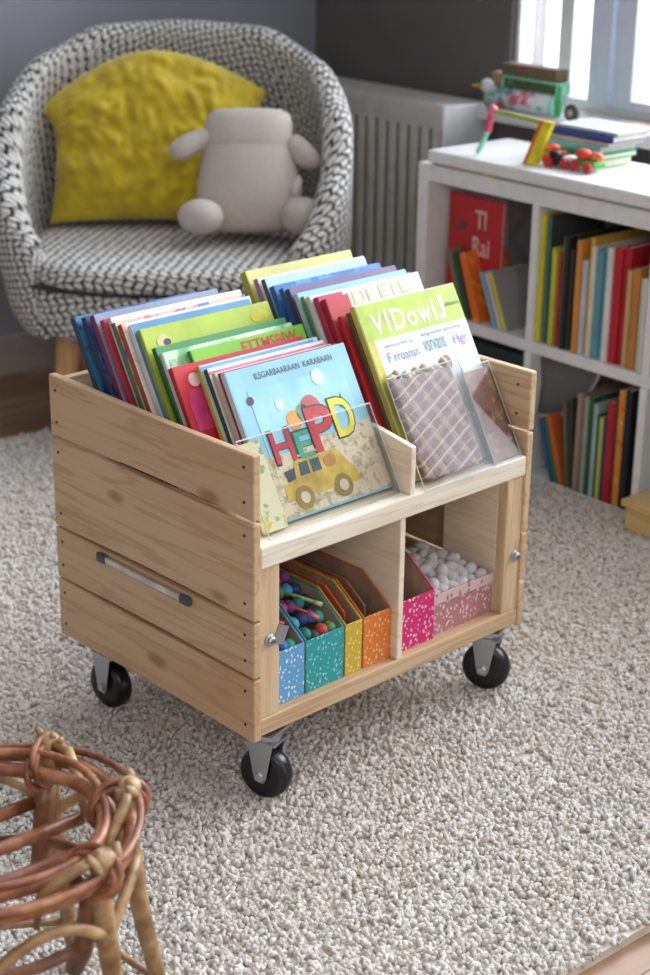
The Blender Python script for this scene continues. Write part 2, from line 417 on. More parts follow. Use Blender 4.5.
# castors
def caster(x, y, rz):
    c = bpy.data.objects.new('caster', None); C.objects.link(c); c.parent = cart; c.location = (x,y,0); c.rotation_euler = (0,0,rz)
    T = Matrix.Translation((0,0,.047)) @ Matrix.Rotation(R(90), 4, 'Y')
    MB().lathe([(.010,-.016),(.030,-.015),(.040,-.0165),(.0455,-.012),(.047,-.005),(.047,.005),(.0455,.012),(.040,.0165),(.030,.015),(.010,.016)], 40, T).build('wheel', M['black'], c, smooth=True)
    fk = MB()
    for sx in (-1, 1):
        xx = sx*.021
        fk.prism([(-.025,.112),(.025,.112),(.014,.050),(.010,.036),(-.006,.034),(-.012,.044)], min(xx,xx+sx*.002), max(xx,xx+sx*.002), axis='x')
    fk.box((-.023,-.03,.110), (.023,.03,.114)); fk.build('fork', M['metal'], c, bevel=.001)
    MB().box((-.042,-.034,.133), (.042,.034,.1395)).lathe([(.025,.114),(.028,.120),(.028,.134)], 20).build('mounting_plate', M['metal'], c)
    MB().lathe([(.0075,-.028),(.0085,-.026),(.0085,.026),(.0075,.028)], 6, T).build('axle_bolt', mat((200,202,204), .3, 'bright_bolt', .03, Metallic=.8), c)
for a in ((.062,.040,R(18)), (.055,.475,R(4)), (.637,.050,R(22)), (.62,.49,R(10))): caster(*a)

# ------------------------------------------------------------ books
def book(label, w, h, t, col, loc, rot, spine=None, group=None, page=None, name='picture_book', c2=None, c3=None, scale=28):
    r = thing(name, label, 'book', loc, rot, group)
    bt = .0022 if t > .009 else .001
    b = MB(); b.box((0,0,0), (w,bt,h)); b.box((0,t-bt,0), (w,t,h)); b.mi = 1; b.box((-.0015,.0005,0), (.001,t-.0005,h))
    cm = cover_mat(col, c2, c3, scale)
    b.build('cover', [cm, cover_mat(spine) if spine else cm], r, bevel=.0008)
    MB().box((.001,bt,.003), (w-.004,t-bt,h-.003)).build('pages', page or M['page'], r)
    return r
LEAN = R(30)
def cart_book(label, x, yb, L_, w, t, col, grp, **kw):
    return book(label, w, L_-.004, t*.93, col, (x, yb, SH+t*math.sin(LEAN)+.0005), (-LEAN+kw.pop('dl',0),0,kw.pop('rz',0)), group=grp, **kw)
GL = 'picture books leaning in the left bin of the cart'; GR = 'picture books leaning in the right bin of the cart'
SKY = (150,204,222)
hepd = cart_book('sky blue picture book with HEPD title and yellow car, frontmost in left bin', .088, .040, .268, .268, .014, SKY, GL, spine=(190,222,232))
LB = [ # label, x, yb, L, w, t, col, extras
 ('thin crimson-edged book directly behind the HEPD book', .092,.057,.266,.264,.008,(176,40,66),dict(spine=(150,60,50))),
 ('white-covered book with crimson spine, second behind the HEPD book', .090,.071,.262,.262,.009,(226,214,216),dict(spine=(196,190,170))),
 ('white book with thin pink lettering and dark green spine near bin front', .088,.087,.265,.262,.011,(238,238,240),dict(spine=(40,84,52))),
 ('pale blue-white book with yellow striped spine near bin front', .084,.102,.268,.266,.010,(196,222,232),dict(spine=(196,184,60))),
 ('red picture book showing a pink figure on its cover corner', .042,.121,.268,.290,.012,(206,34,44),dict(spine=(182,30,40))),
 ('bright lime book with red hand-drawn title letters', .100,.136,.284,.254,.010,(132,196,48),dict(spine=(70,140,60))),
 ('pale green and white book behind the lime lettered book', .053,.150,.286,.288,.010,(196,220,192),dict(spine=(214,222,214),c2=(120,180,120),c3=(236,240,230))),
 ('dark green book behind the pale green one in left bin', .051,.164,.292,.290,.011,(74,148,84),dict(spine=(44,88,40))),
 ('tall yellow-green picture book with a small cartoon at its corner', .050,.190,.318,.285,.012,(178,200,66),dict(spine=(150,160,80))),
 ('book with a blue band across the cover top and white spine', .046,.206,.324,.262,.012,(92,150,200),dict(spine=(226,220,214))),
 ('white book with a brown and orange spine in left bin middle', .038,.224,.322,.285,.013,(232,226,216),dict(spine=(176,84,50),c2=(240,170,150),c3=(232,226,216))),
 ('book with a mottled green spine and peach cover edge', .038,.243,.321,.290,.013,(226,186,170),dict(spine=(80,116,90),c2=(90,130,180),c3=(230,120,90))),
 ('tall white book with pink line below its top edge', .044,.260,.326,.290,.011,(240,238,240),dict(spine=(220,200,200))),
 ('book with a red-pink spine toward the rear of left bin', .040,.280,.318,.285,.012,(190,60,80),dict(spine=(196,52,72))),
 ('lilac-grey book with a magenta spine toward rear of left bin', .038,.303,.321,.275,.014,(150,160,190),dict(spine=(120,40,90))),
 ('navy picture book with a green inner spine near rear left', .036,.330,.312,.270,.014,(44,70,120),dict(spine=(30,50,96),c2=(60,110,150),c3=(120,130,60))),
 ('dark teal-blue book rearmost in the left bin', .030,.357,.306,.272,.015,(52,116,150),dict(spine=(28,66,104),c2=(36,70,130),c3=(60,120,160))),
]
objs = [cart_book(l, x, yb, L_, min(w,.357-x), t, c, GL, **e) for (l,x,yb,L_,w,t,c,e) in LB]
vid = cart_book('white book with lime top band titled VIDowiJ, frontmost in right bin', .401, .032, .328, .254, .014, (232,234,240), GR, spine=(200,196,80))
RB = [
 ('red book standing just behind the lime and white titled book', .398,.047,.316,.256,.009,(186,36,54),dict(spine=(40,90,60))),
 ('short bright red book in the right bin', .392,.066,.306,.070,.010,(200,38,44),dict()),
 ('crimson red book with rounded spine in the right bin', .384,.084,.334,.055,.014,(190,30,48),dict(spine=(168,28,44))),
 ('deep magenta-pink book with a pale picture corner', .380,.100,.335,.060,.014,(190,40,90),dict(spine=(196,44,84))),
 ('large white book with pastel letters INDI ETE on top', .377,.118,.334,.277,.012,(236,236,238),dict(spine=(226,226,230))),
 ('pale green-edged book behind the big white one', .374,.133,.332,.272,.010,(150,200,160),dict(spine=(110,140,90))),
 ('light teal book in the right bin', .372,.149,.334,.276,.011,(150,204,206),dict(spine=(180,214,214))),
 ('navy book with purple top edge in the right bin', .372,.168,.338,.270,.013,(120,90,140),dict(spine=(34,54,96))),
 ('mid blue book with dark spine in the right bin', .372,.186,.336,.250,.012,(70,120,180),dict(spine=(40,80,140))),
 ('strong blue book standing before the pale blue one', .366,.212,.334,.270,.014,(40,108,180),dict(spine=(30,90,160),c2=(80,150,210),c3=(40,108,180))),
 ('pale sky-blue book with a charcoal spine in right bin', .376,.232,.344,.255,.012,(176,206,236),dict(spine=(70,76,84))),
 ('cream book with a mauve spine near rear of right bin', .373,.254,.340,.272,.013,(232,226,210),dict(spine=(156,120,150))),
 ('olive-yellow book rearmost in the right bin', .374,.285,.345,.268,.018,(206,200,120),dict(spine=(176,172,50))),
]
objr = [cart_book(l, max(x,.3755), yb, L_, min(w,.657-max(x,.3755)), t, c, GR, **e) for (l,x,yb,L_,w,t,c,e) in RB]

def flat(parent, name, poly, m, y=-.0004, th=.0003):
    return MB().prism(poly, y-th, y).build(name, m, parent)
def disc(cx, cz, rx, rz=None, n=20): rz = rz or rx; return [(cx+rx*math.cos(k*2*math.pi/n), cz+rz*math.sin(k*2*math.pi/n)) for k in range(n)]
# --- HEPD cover art
t_ = NT('hand_drawn_ground', .4); v = t_.coord(); nn = t_.noise(v, 22, 4, .7); g_ = t_.noise(v, 70, 2)
c_ = t_.ramp(nn, [(.3,(206,180,146)),(.5,(222,206,178)),(.62,(176,160,120)),(.75,(214,190,150))]); c_ = t_.mix(t_.math('MULTIPLY', t_.sstep(g_,.55,.62), .5), c_, lin((128,110,84))); t_.color(c_); ground = t_.m
t_ = NT('soft_sky_print', .35); v = t_.coord(); nn = t_.noise(v, 14, 3); t_.color(t_.ramp(nn, [(.35,(134,196,220)),(.7,(170,214,228))])); skym = t_.m
flat(hepd, 'inner_sky_picture', [(.03,.10),(.245,.10),(.245,.225),(.03,.225)], skym)
flat(hepd, 'lower_picture', [(.012,.004),(.264,.004),(.264,.128),(.20,.118),(.13,.122),(.06,.108),(.012,.112)], ground, y=-.0009)
ink = mat((58,60,62), .5, 'printing_ink', .03)
text('ILSGARBAARAAN  KARABAAN', 'author_lettering', ink, hepd, .055,-.0008,.240,.175,.011)
REDL, GRNL, YELL = mat((196,46,60),.4,'red_print'), mat((60,160,130),.4,'green_print'), mat((238,218,50),.4,'yellow_print')
for ch, m_, x, z, w_, h_ in (('H',REDL,.040,.094,.044,.056), ('E',GRNL,.090,.092,.034,.046), ('P',REDL,.128,.094,.056,.078), ('D',YELL,.186,.108,.046,.068)):
    text(ch, 'title_outline', ink, hepd, x-.003,-.0016,z-.003,w_+.006,h_+.006, offset=.03)
    text(ch, 'title_letter', m_, hepd, x,-.0023,z,w_,h_, offset=.02)
def blob(parent, cx, cz, r, m_, nm): return flat(parent, nm, disc(cx,cz,r,r*1.05), m_, y=-.0012)
blob(hepd, .105,.158,.016, mat((226,150,60),.4,'orange_print'), 'cartoon_head'); blob(hepd, .148,.170,.022, mat((202,92,98),.4,'pink_print'), 'cartoon_head'); blob(hepd, .128,.166,.015, mat((110,160,130),.4,'sage_print'), 'cartoon_head')
blob(hepd, .085,.190,.009, mat((214,232,240),.4,'pale_print'), 'cloud_dot'); blob(hepd, .185,.218,.014, mat((206,230,238),.4,'pale_print2'), 'cloud_dot'); blob(hepd, .030,.208,.007, mat((100,50,70),.4,'plum_print'), 'bird_mark')
flat(hepd, 'star_mark', [(.215,.175),(.222,.182),(.218,.170),(.226,.166),(.216,.164),(.212,.156),(.211,.166),(.203,.168)], ink, y=-.0012)
CARY = mat((206,174,66), .4, 'mustard_print', .1); CARD_ = mat((60,84,92), .4, 'window_print', .1)
flat(hepd, 'car_body', [(.035,.030),(.038,.056),(.062,.064),(.072,.090),(.080,.094),(.168,.094),(.190,.060),(.200,.048),(.198,.030)], CARY, y=-.0016)
for p in ([(.078,.066),(.082,.088),(.100,.088),(.100,.066)], [(.106,.066),(.106,.088),(.126,.088),(.126,.066)], [(.050,.061),(.046,.080),(.070,.082),(.066,.064)]): flat(hepd, 'car_window', p, CARD_, y=-.0022)
flat(hepd, 'car_window', disc(.148,.077,.014,.011), mat((190,130,60),.4,'amber_print'), y=-.0022)
for cx in (.072,.160):
    flat(hepd, 'car_wheel', disc(cx,.030,.020), mat((150,126,60),.4,'tyre_print'), y=-.0022); flat(hepd, 'wheel_hub', disc(cx,.030,.010), mat((214,196,170),.4,'hub_print'), y=-.0028)
flat(hepd, 'roof_rack', [(.085,.097),(.150,.099),(.150,.103),(.085,.101)], mat((200,190,160),.4,'rack_print'), y=-.0016)
# --- VIDowiJ cover
LIME = mat((176,202,44), .4, 'lime_print', .06); WHT = mat((244,246,246), .5, 'white_print', .01); BLUI = mat((90,124,170), .5, 'blue_ink', .03)
flat(vid, 'lime_band', [(.001,.256),(.253,.256),(.253,.3225),(.001,.3225)], LIME)
flat(vid, 'yellow_edge', [(.001,.001),(.018,.001),(.018,.256),(.001,.256)], mat((206,196,60), .4, 'mustard_edge'))
for ch, x, w_, h_ in (('V',.026,.026,.038),('I',.060,.006,.042),('D',.076,.030,.040),('o',.112,.024,.028),('w',.142,.030,.028),('i',.177,.009,.040),('J',.190,.020,.044)):
    text(ch, 'title_letter', WHT, vid, x,-.0012,.264,w_,h_, offset=.015)
text('sAbaaanru', 'subtitle_lettering', ink, vid, .212,-.0012,.284,.038,.009)
for s_, x, z, w_, h_, m_ in (('asmasarwfe sg',.035,.236,.072,.009,BLUI),('F rroansn',.036,.211,.076,.018,BLUI),('arlgustee atisansu',.130,.240,.105,.009,BLUI),('vsrvans',.128,.213,.056,.020,mat((80,150,150),.5,'teal_ink')),('Hgr',.205,.208,.036,.024,mat((150,110,180),.5,'violet_ink'))):
    text(s_, 'handwritten_lettering', m_, vid, x,-.0012,z,w_,h_)
flat(vid, 'cartoon_figure', disc(.170,.185,.012,.014), mat((150,110,80),.5,'brown_print'), y=-.0008); flat(vid, 'cartoon_figure', disc(.205,.105,.030,.024), mat((196,184,140),.5,'sand_print'), y=-.0008)
flat(vid, 'corner_picture', [(.02,.0),(.10,.0),(.09,.16),(.045,.150),(.02,.10)], cover_mat((226,196,150),(196,90,50),(120,150,60),60), y=-.0008)
# --- other lettering
text('FTTMSBIW', 'title_lettering', mat((196,70,40),.5,'orange_red_ink'), objs[5], .108,-.0008,.252,.125,.022, offset=.01)
for s_, x, w_ in (('INDI', .050, .090), ('ETE', .165, .075)): text(s_, 'title_lettering', mat((206,206,160),.5,'pale_gold_ink'), objr[4], x,-.0008,.297,w_,.026, offset=.02)
flat(objs[8], 'corner_cartoon', disc(.040,.285,.016,.013), mat((214,206,150),.5,'cream_print')); flat(objs[8], 'corner_cartoon', disc(.045,.283,.008,.006), mat((90,60,40),.5,'dark_print'), y=-.0009)
flat(objs[8], 'leaf_mark', disc(.255,.292,.020,.012), mat((206,196,40),.5,'yellow_leaf_print'))
pk = mat((214,60,120),.5,'hot_pink_print')
flat(objs[4], 'pink_figure', [(.012,.150),(.060,.150),(.061,.205),(.053,.222),(.019,.220),(.011,.200)], pk); flat(objs[4], 'pink_figure_head', disc(.036,.236,.012), mat((230,200,190),.5,'face_print'))
flat(objs[3], 'blue_edge_print', [(.001,.252),(.255,.252),(.255,.261),(.001,.261)], mat((120,170,214),.5,'sky_edge'))
flat(objs[12], 'pink_line', [(.001,.300),(.285,.300),(.285,.306),(.001,.306)], mat((226,150,160),.5,'rose_line'))
flat(objs[2], 'pink_line', [(.001,.250),(.26,.250),(.26,.255),(.001,.255)], mat((214,120,150),.5,'rose_line2'))
# leaflet behind the HEPD book, sticking out left
leaf = book('cream illustrated booklet peeking out left of the HEPD book', .052, .15, .004, (222,214,176), (.050,.030,SH+.0055), (-LEAN,0,0), group=GL, name='booklet', c2=(206,190,90), c3=(150,170,120), scale=40)

# acrylic display pockets
def pocket(label, x0, x1, yb, hgt, dep, lean=LEAN, group='clear acrylic display pockets on the shelf'):
    p = thing('display_pocket', label, 'pocket', (x0, yb, SH+.0005), (-lean,0,0), group)
    w_ = x1-x0
    MB().box((0,-.0015,0), (w_,0,hgt)).build('front_panel', M['acry'], p, bevel=.0006)
    MB().box((0,0,0), (.0015,dep,hgt*.98)).build('side_panel', M['acry'], p)
    MB().box((w_-.0015,0,0), (w_,dep,hgt*.98)).build('side_panel', M['acry'], p)
    rim = NT('acrylic_edge', .15, Alpha=.55) ; rim.b.inputs['Base Color'].default_value = (.8,.84,.84,1)
    MB().tube([(0,-.001,hgt),(w_,-.001,hgt)], .0013, 6).tube([(.0005,0,0),(.0005,0,hgt)], .001, 6).tube([(w_,0,0),(w_,0,hgt)], .001, 6).tube([(0,-.001,0),(w_,-.001,0)], .0012, 6).build('polished_edge', rim.m, p)
    return p
pocket('clear acrylic pocket in front of the HEPD book', .050, .352, .018, .166, .016)
pk2 = pocket('clear acrylic pocket around the plaid packet', .392, .575, .000, .205, .030)
pl = thing('plaid_packet', 'mauve and cream plaid packet standing in the right acrylic pocket', 'packet', (.405,.008,SH+.012), (-LEAN,0,0))
b = MB(); b.box((0,0,0), (.150,.014,.185)); b.build('packet_body', M['plaid'], pl, bevel=.005)
b = MB()
for k in range(9): b.ball((.012+k*.016, .010+.004*math.sin(k*2.1), .190+.005*math.sin(k*1.7)), (.011,.008,.010), 1)
b.build('crumpled_top', mat((214,196,170),.6,'crumpled_paper',.2), pl, smooth=True)
pocket('second clear acrylic pocket beside the plaid packet at cart right', .580, .652, .004, .185, .016)
pl2 = thing('patterned_card', 'narrow mauve patterned card in the rightmost acrylic pocket', 'card', (.583,.009,SH+.003), (-LEAN,0,0))
MB().box((0,0,0), (.066,.004,.172)).build('card_sheet', cover_mat((150,108,96),(176,160,100),(118,66,76),90), pl2, bevel=.001)

# ------------------------------------------------------------ magazine files and basket in the lower compartments
BZ = .1785
def mag_file(label, x0, x1, col, spots, hf=.098, name='magazine_file', fy=.020, depth=.26, grp='paper magazine files in the cart'):
    r = thing(name, label, 'file box', (x0, fy, BZ), (0,0,0), grp)
    w_ = x1-x0; dm = dash_mat('patterned_card', col, spots)
    MB().box((0,0,0), (w_,.003,hf)).build('front_panel', dm, r, bevel=.0008)
    prof = [(.003,0),(depth,0),(depth,.145),(.072,.145),(.003,hf)]
    rim = mat(tuple(int(x*.9) for x in col), .6, 'rim_card')
    for xx in (0, w_-.0025):
        o = MB().prism(prof, xx, xx+.0025, axis='x').build('side_panel', M['card'], r)
        MB().tube([(xx+.00125,.003,hf),(xx+.00125,.072,.146),(xx+.00125,depth,.146)], .0022, 6).build('coloured_rim', rim, o)
    MB().box((0,depth-.003,0), (w_,depth,.145)).box((0,.003,0), (w_,depth,.002)).build('rear_panel', M['card'], r)
    return r
WH = (226,230,222)
mag_file('sky blue dash-patterned file box next to the left post', .062, .130, (96,158,204), WH)
mag_file('teal dash-patterned file box between the blue and yellow ones', .134, .222, (40,152,152), (150,206,206))
mag_file('mustard yellow dash-patterned file box between teal and orange', .226, .266, (206,170,52), (232,214,150))
mag_file('orange dash-patterned file box beside the middle divider', .270, .336, (222,122,48), (242,196,140))
mag_file('hot pink dash-patterned file box right of the middle divider', .357, .449, (206,32,106), (236,214,228))
# pens, balls in the blue and teal boxes
cols = [(40,60,110),(70,110,190),(60,170,150),(196,50,110),(120,60,120),(30,120,110),(60,60,70),(196,70,60),(90,140,90),(70,160,200)]
names = ['navy','blue','mint','pink','plum','teal','charcoal','coral','sage','sky blue']
k = 0
for bx0, bx1, nm in ((.066,.126,'blue'), (.138,.218,'teal')):
    for j in range(5):
        for i in range(3 if nm == 'blue' else 4):
            nx = 3 if nm == 'blue' else 4
            x = bx0+.011+(bx1-bx0-.022)*i/(nx-1); y = .042+.030*j; z = BZ+.088+.0135*j+random.uniform(0,.012)
            c = cols[k % 10]
            o = MB().ball((0,0,0), (.0115,.014,.0125), 2).build('craft_ball', mat(c,.6,'glossy_craft'), smooth=True)
            o.location = (x,y,z); tag(o, '%s craft ball heaped in the %s file box' % (names[k % 10], nm) + (' toward the back' if j >= 3 else ' at the front' if j == 0 else ' in mid heap'), 'craft ball', 'craft balls heaped in the blue and teal file boxes'); k += 1
    # filler holding the balls up
def stick(label, a, b_, c, r=.0035):
    a, b_ = Vector(a), Vector(b_); o = bpy.data.objects.new('felt_pen', None)
    C.objects.link(o); o.location = a; tag(o, label, 'pen', 'felt pens in the file boxes')
    dd = b_-a
    MB().tube([(0,0,0), dd*.8], r, 8).build('barrel', mat(c,.4,'pen_barrel'), o, smooth=True); MB().tube([dd*.8, dd], r*1.25, 8).build('cap', mat(tuple(min(255,x+60) for x in c),.4,'pen_cap'), o, smooth=True)
stick('red felt pen sticking diagonally out of teal file box', (.150,.150,.315), (.190,.050,.292), (190,50,60))
stick('pale green felt pen lying over craft balls in teal box', (.178,.13,.318), (.212,.065,.305), (150,180,120))
stick('dark pink felt pen in the blue file box', (.080,.14,.312), (.118,.060,.300), (160,40,80))
stick('navy felt pen resting in the blue file box', (.108,.15,.320), (.095,.075,.305), (40,50,110))
for i, (lab, x, y, hh_, c) in enumerate([('tall orange folder standing in the orange file box', .277,.05,.138,(214,96,50)), ('brown cardboard folder standing in orange file box', .300,.05,.132,(150,112,84)), ('olive green folder leaning in the yellow file box', .236,.04,.118,(150,150,70)), ('orange folder in the yellow file box', .250,.05,.136,(206,90,50))]):
    o = thing('folder', lab, 'folder', (x,y,BZ+.003), (0,0,0), 'folders in the file boxes')
    MB().prism([(0,0),(.19,0),(.19,hh_),(.05,hh_),(0,hh_*.74)], 0, .004, axis='x').build('folder_cover', mat(c,.7,'folder_card'), o)
# fabric basket
bas = thing('fabric_basket', 'dusty pink patterned fabric basket with folded rim in right compartment', 'basket', (.4535,.026,BZ))
fp = dash_mat('pink_print_fabric', (178,118,122), (222,196,190), 85, .30); fr_ = dash_mat('pink_check_rim', (206,176,172), (160,104,108), 60, .3)
bw, bd, bh = .158, .185, .080
def shellbox(b, x0,y0,x1,y1,z0,z1,t):
    b.box((x0,y0,z0),(x1,y0+t,z1)); b.box((x0,y1-t,z0),(x1,y1,z1)); b.box((x0,y0+t,z0),(x0+t,y1-t,z1)); b.box((x1-t,y0+t,z0),(x1,y1-t,z1))
b = MB(); shellbox(b,0,0,bw,bd,0,bh,.004); b.box((.004,.004,0),(bw-.004,bd-.004,.003)); b.build('basket_body', fp, bas, bevel=.001)
b = MB(); shellbox(b,-.003,-.003,bw+.003,bd+.003,bh-.018,bh+.002,.003); b.build('folded_rim', fr_, bas, bevel=.001)
pc = mat((206,200,200), .9, 'grey_white_felt', .06)
proto = None; cnt = 0
for lay in range(3):
    for i in range(6-lay):
        for j in range(7-lay):
            x = .471+lay*.012+i*.0255+random.uniform(-.002,.002); y = .046+lay*.012+j*.0245+random.uniform(-.002,.002); z = BZ+.072+lay*.012+random.uniform(0,.003)
            if lay == 2 and (i+j) % 3 == 0: continue
            if proto is None:
                o = proto = MB().ball((0,0,0), (.0165,.0115,.0115), 2).build('pompom', pc, smooth=True)
            else: o = proto.copy(); C.objects.link(o)
            o.location = (x,y,z); o.rotation_euler = (random.uniform(-.4,.4), random.uniform(-.4,.4), random.uniform(0,3)); o.scale = [random.uniform(.9,1.12)]*3
            tag(o, 'pale grey-white felt pompom heaped in the pink fabric basket', 'pompom', 'felt pompoms in the pink basket'); cnt += 1

# ------------------------------------------------------------ bookcase
bc = thing('bookcase', 'white cube bookcase with thick counter top standing under the window', 'bookcase'); place(bc)
HB = .7412; U = [0,.412,.79,1.17]; TW = .022
b = MB(); b.box((0,0,FZ),(.038,.32,HB)).build('side_board', M['white'], bc, bevel=.002)
MB().box((1.17,0,FZ),(1.208,.32,HB)).build('side_board', M['white'], bc, bevel=.002)
MB().box((.038,0,HB-.045),(1.17,.32,HB)).build('top_board', M['white'], bc, bevel=.002)
MB().box((.038,.004,.320),(1.17,.32,.350)).build('middle_shelf', M['white'], bc, bevel=.002)
MB().box((.038,.004,FZ),(1.17,.32,-.005)).build('bottom_board', M['white'], bc, bevel=.002)
for u_ in (.412,.790):
    for z0, z1 in ((-.005,.320), (.350,HB-.045)): MB().box((u_,0,z0),(u_+TW,.32,z1)).build('divider', M['white'], bc, bevel=.002)
MB().box((.038,.314,-.005),(1.17,.322,HB-.045)).build('rear_board', mat((168,162,162),.6,'pale_back_board'), bc)
ct = MB().box((.045,-.012,HB+.0065),(1.25,.290,.780)).build('counter_top', M['white'], bevel=.006); place(ct); tag(ct, 'thick white counter board lying on the bookcase', 'counter')
st = MB()
place(tag(MB().box((.06,-.006,HB+.0002),(1.2,.02,HB+.0063)).build('printed_strip', cover_mat((150,150,146),(206,190,60),(206,90,80),16), None), 'thin multicoloured paper strip between bookcase and counter', 'paper strip'))

def sbook(label, uR, v, z, w, h, t, col, grp, lean=0, **kw):   # spine to the front, right side at uR
    return book(label, w, h, t, col, RM(uR, v, z), (R(-lean),0,D), group=grp, name='book', **kw)
G2 = 'books upright in the upper middle cell'
u_ = .4345; Z2 = .3505
L2 = [('bright yellow tall book at far left of upper right cell',.012,.325,(222,206,40),(222,206,40),0),
 ('blue-green book with red lower spine beside the yellow one',.011,.322,(70,74,76),(60,120,120),0),
 ('lime green book, left of the two short lime ones',.012,.245,(186,206,40),None,.0), ('lime yellow short book, right of the pair',.009,.243,(206,210,70),None,0),
 ('thin red patterned short book after the lime pair',.008,.238,(186,70,60),None,0), ('grey-green tall slim book',.010,.280,(130,150,136),None,0),
 ('black slim tall book left of centre',.012,.285,(40,42,40),None,0), ('charcoal book with a red foot',.010,.255,(60,50,46),None,0), ('black book next to white and orange spine',.009,.290,(30,32,36),None,0),
 ('book with white upper and orange lower spine',.013,.282,(226,150,60),(226,150,70),0), ('pale lilac-white short book',.012,.235,(206,214,230),None,0), ('golden yellow tall spine book',.012,.293,(222,172,60),None,0),
 ('ivory book between gold and teal spines',.010,.275,(232,226,206),None,0), ('teal blue book, left of the teal pair',.016,.268,(96,160,176),None,0), ('lighter teal book, right of the teal pair',.013,.278,(120,176,190),None,0),
 ('white book left of the red books',.013,.282,(236,232,230),None,0), ('bright red thick book, left of the red pair',.020,.285,(196,24,44),None,0), ('deep red thick book, right of the red pair',.018,.290,(180,26,40),None,0),
 ('tan narrow book after the red pair',.010,.240,(206,170,120),None,0),('orange-brown book near right divider',.016,.246,(206,136,60),None,0), ('pale green-white book near right divider',.014,.225,(206,216,196),None,0), ('white slim book against right divider',.010,.230,(224,224,220),None,0)]
tot = sum(x[1] for x in L2); sc_ = (.788-.4345)/(tot+.022*1)
for i, (lab, t, h_, c, sp, _) in enumerate(L2):
    t *= sc_; u_ += t+.0009
    sbook(lab, u_, .012+.012*((i*7) % 3)/2, Z2, .20, h_, t, c, G2, spine=sp)
G1 = 'books in the upper left cell'
rb = book('large red book with white lettering facing out in upper left cell', .195, .312, .012, (196,36,44), RM(.058,.060,Z2+.001), (R(-1),0,ROT), spine=(206,100,60), group=G1, name='book')
for s_, x, z, w_, h_, c_ in (('Lair',.014,.215,.062,.040,(90,70,60)), ('TI',.098,.232,.040,.048,(226,196,190)), ('Rai',.092,.160,.062,.050,(226,190,186)), ('soft stage',.014,.150,.055,.010,(226,200,196))):
    text(s_, 'cover_lettering', mat(c_,.5,'lettering_ink'), rb, x,-.001,z,w_,h_, offset=.02)
for lab, uR, t, h_, c, le, c2 in [('grey-green slim book leaning left in upper left cell',.175,.014,.185,(120,134,110),20,None), ('dark green slim book leaning beside the grey-green one',.195,.010,.180,(60,90,70),20,None), ('orange book leaning left in upper left cell',.232,.024,.188,(232,112,36),20,(240,150,70)),
      ('light blue book leaning left in upper left cell',.295,.014,.150,(140,186,206),24,None), ('cream book between blue and yellow leaning books',.312,.010,.152,(226,214,196),24,None), ('yellow-spined book with grey cover leaning rightmost',.330,.012,.156,(150,150,146),24,(96,110,120))]:
    sbook(lab, uR, .02, Z2+.001+t*math.sin(R(le))*0, .15, h_, t, c, G1, lean=le, spine=(222,206,60) if 'yellow-spined' in lab else None, c2=c2, c3=c)
G3 = 'books on the floor-level cell'
for lab, uR, t, h_, c, le in [('blue slim book leaning left in bottom cell',.530,.012,.165,(40,100,150),18), ('green slim book leaning in bottom cell',.544,.010,.175,(60,130,80),18), ('orange book leaning in bottom cell',.560,.013,.185,(220,110,50),18),
   ('brown-grey book leaning slightly in bottom cell',.578,.013,.225,(110,100,90),6), ('dark olive slim book in bottom cell',.590,.008,.235,(60,70,50),4)]:
    sbook(lab, uR, .012, -.0045, .17, h_, t, c, G3, lean=le)
u_ = .592
for i, (lab, t, h_, c) in enumerate([('tan book, first upright one in bottom cell',.013,.258,(176,150,130)), ('mauve-tan slim book in bottom cell',.008,.262,(150,110,110)), ('grey-green book in bottom cell',.014,.255,(150,170,150)), ('dark green tall book in bottom cell',.014,.260,(40,90,60)),
   ('pale blue-green book in bottom cell',.013,.245,(170,196,200)), ('thin dark green book beside pale blue one',.006,.22,(50,90,50)), ('lime yellow short book in bottom cell',.012,.215,(196,206,100)), ('purple navy slim book in bottom cell',.009,.218,(70,60,110)), ('red book in bottom cell',.020,.262,(190,36,50)), ('dark red slim book beside red one',.010,.268,(130,30,40)), ('orange mottled tall book in bottom cell',.019,.300,(214,140,50)), ('black tall book against right divider in bottom cell',.019,.305,(26,30,40))]):
    u_ += t+.0012; sbook(lab, u_, .010, -.0045, .19, h_, t, c, G3, c2=((190,90,40) if 'mottled' in lab else None), c3=(226,170,70))
# dark teal box and grey sling in the lower cells
tb = thing('storage_box', 'dark teal storage box in the bottom left cell of the bookcase', 'box'); place(tb)
b = MB(); shellbox(b,.05,.02,.40,.30,-.004,.27,.006); b.box((.056,.026,-.004),(.394,.294,.004)); b.build('box_body', mat((40,62,64),.7,'dark_teal_card'), tb, bevel=.002)
MB().box((.046,.016,.272),(.404,.304,.300)).build('lid', mat((34,52,54),.7,'dark_teal_lid'), tb, bevel=.002)
sl = thing('fabric_sling', 'grey fabric sling with a pale curved hem hanging in bottom middle cell', 'fabric sling'); place(sl)
rings = []; hem = []
for k in range(17):
    u = .437+.20*k/16; zb = .150+.165*(k/16)**2.2
    v = .035+.02*math.sin(k/16*3)
    rings.append([Vector((u,v,.3195)),Vector((u,v+.012,(.3195+zb)/2)),Vector((u,v,zb)),Vector((u,v+.003,zb)),Vector((u,v+.015,(.3195+zb)/2)),Vector((u,v+.003,.3195))]); hem.append((u,v,zb))
MB().rings(rings).build('sling_cloth', linen('grey_cloth', (112,112,116)), sl, smooth=True); MB().tube(hem, .005, 8).build('hem', linen('pale_hem', (170,172,174)), sl, smooth=True)

# wooden box at right edge
wb = thing('wooden_box', 'pale wooden lidded box on the rug at the right before the bookcase', 'box'); place(wb)
MB().box((.852,-.092,.002),(1.20,-.008,.058)).build('box_body', M['crate'], wb, bevel=.002)
MB().box((.842,-.100,.058),(1.21,-.004,.076)).build('lid', M['crate'], wb, bevel=.003)

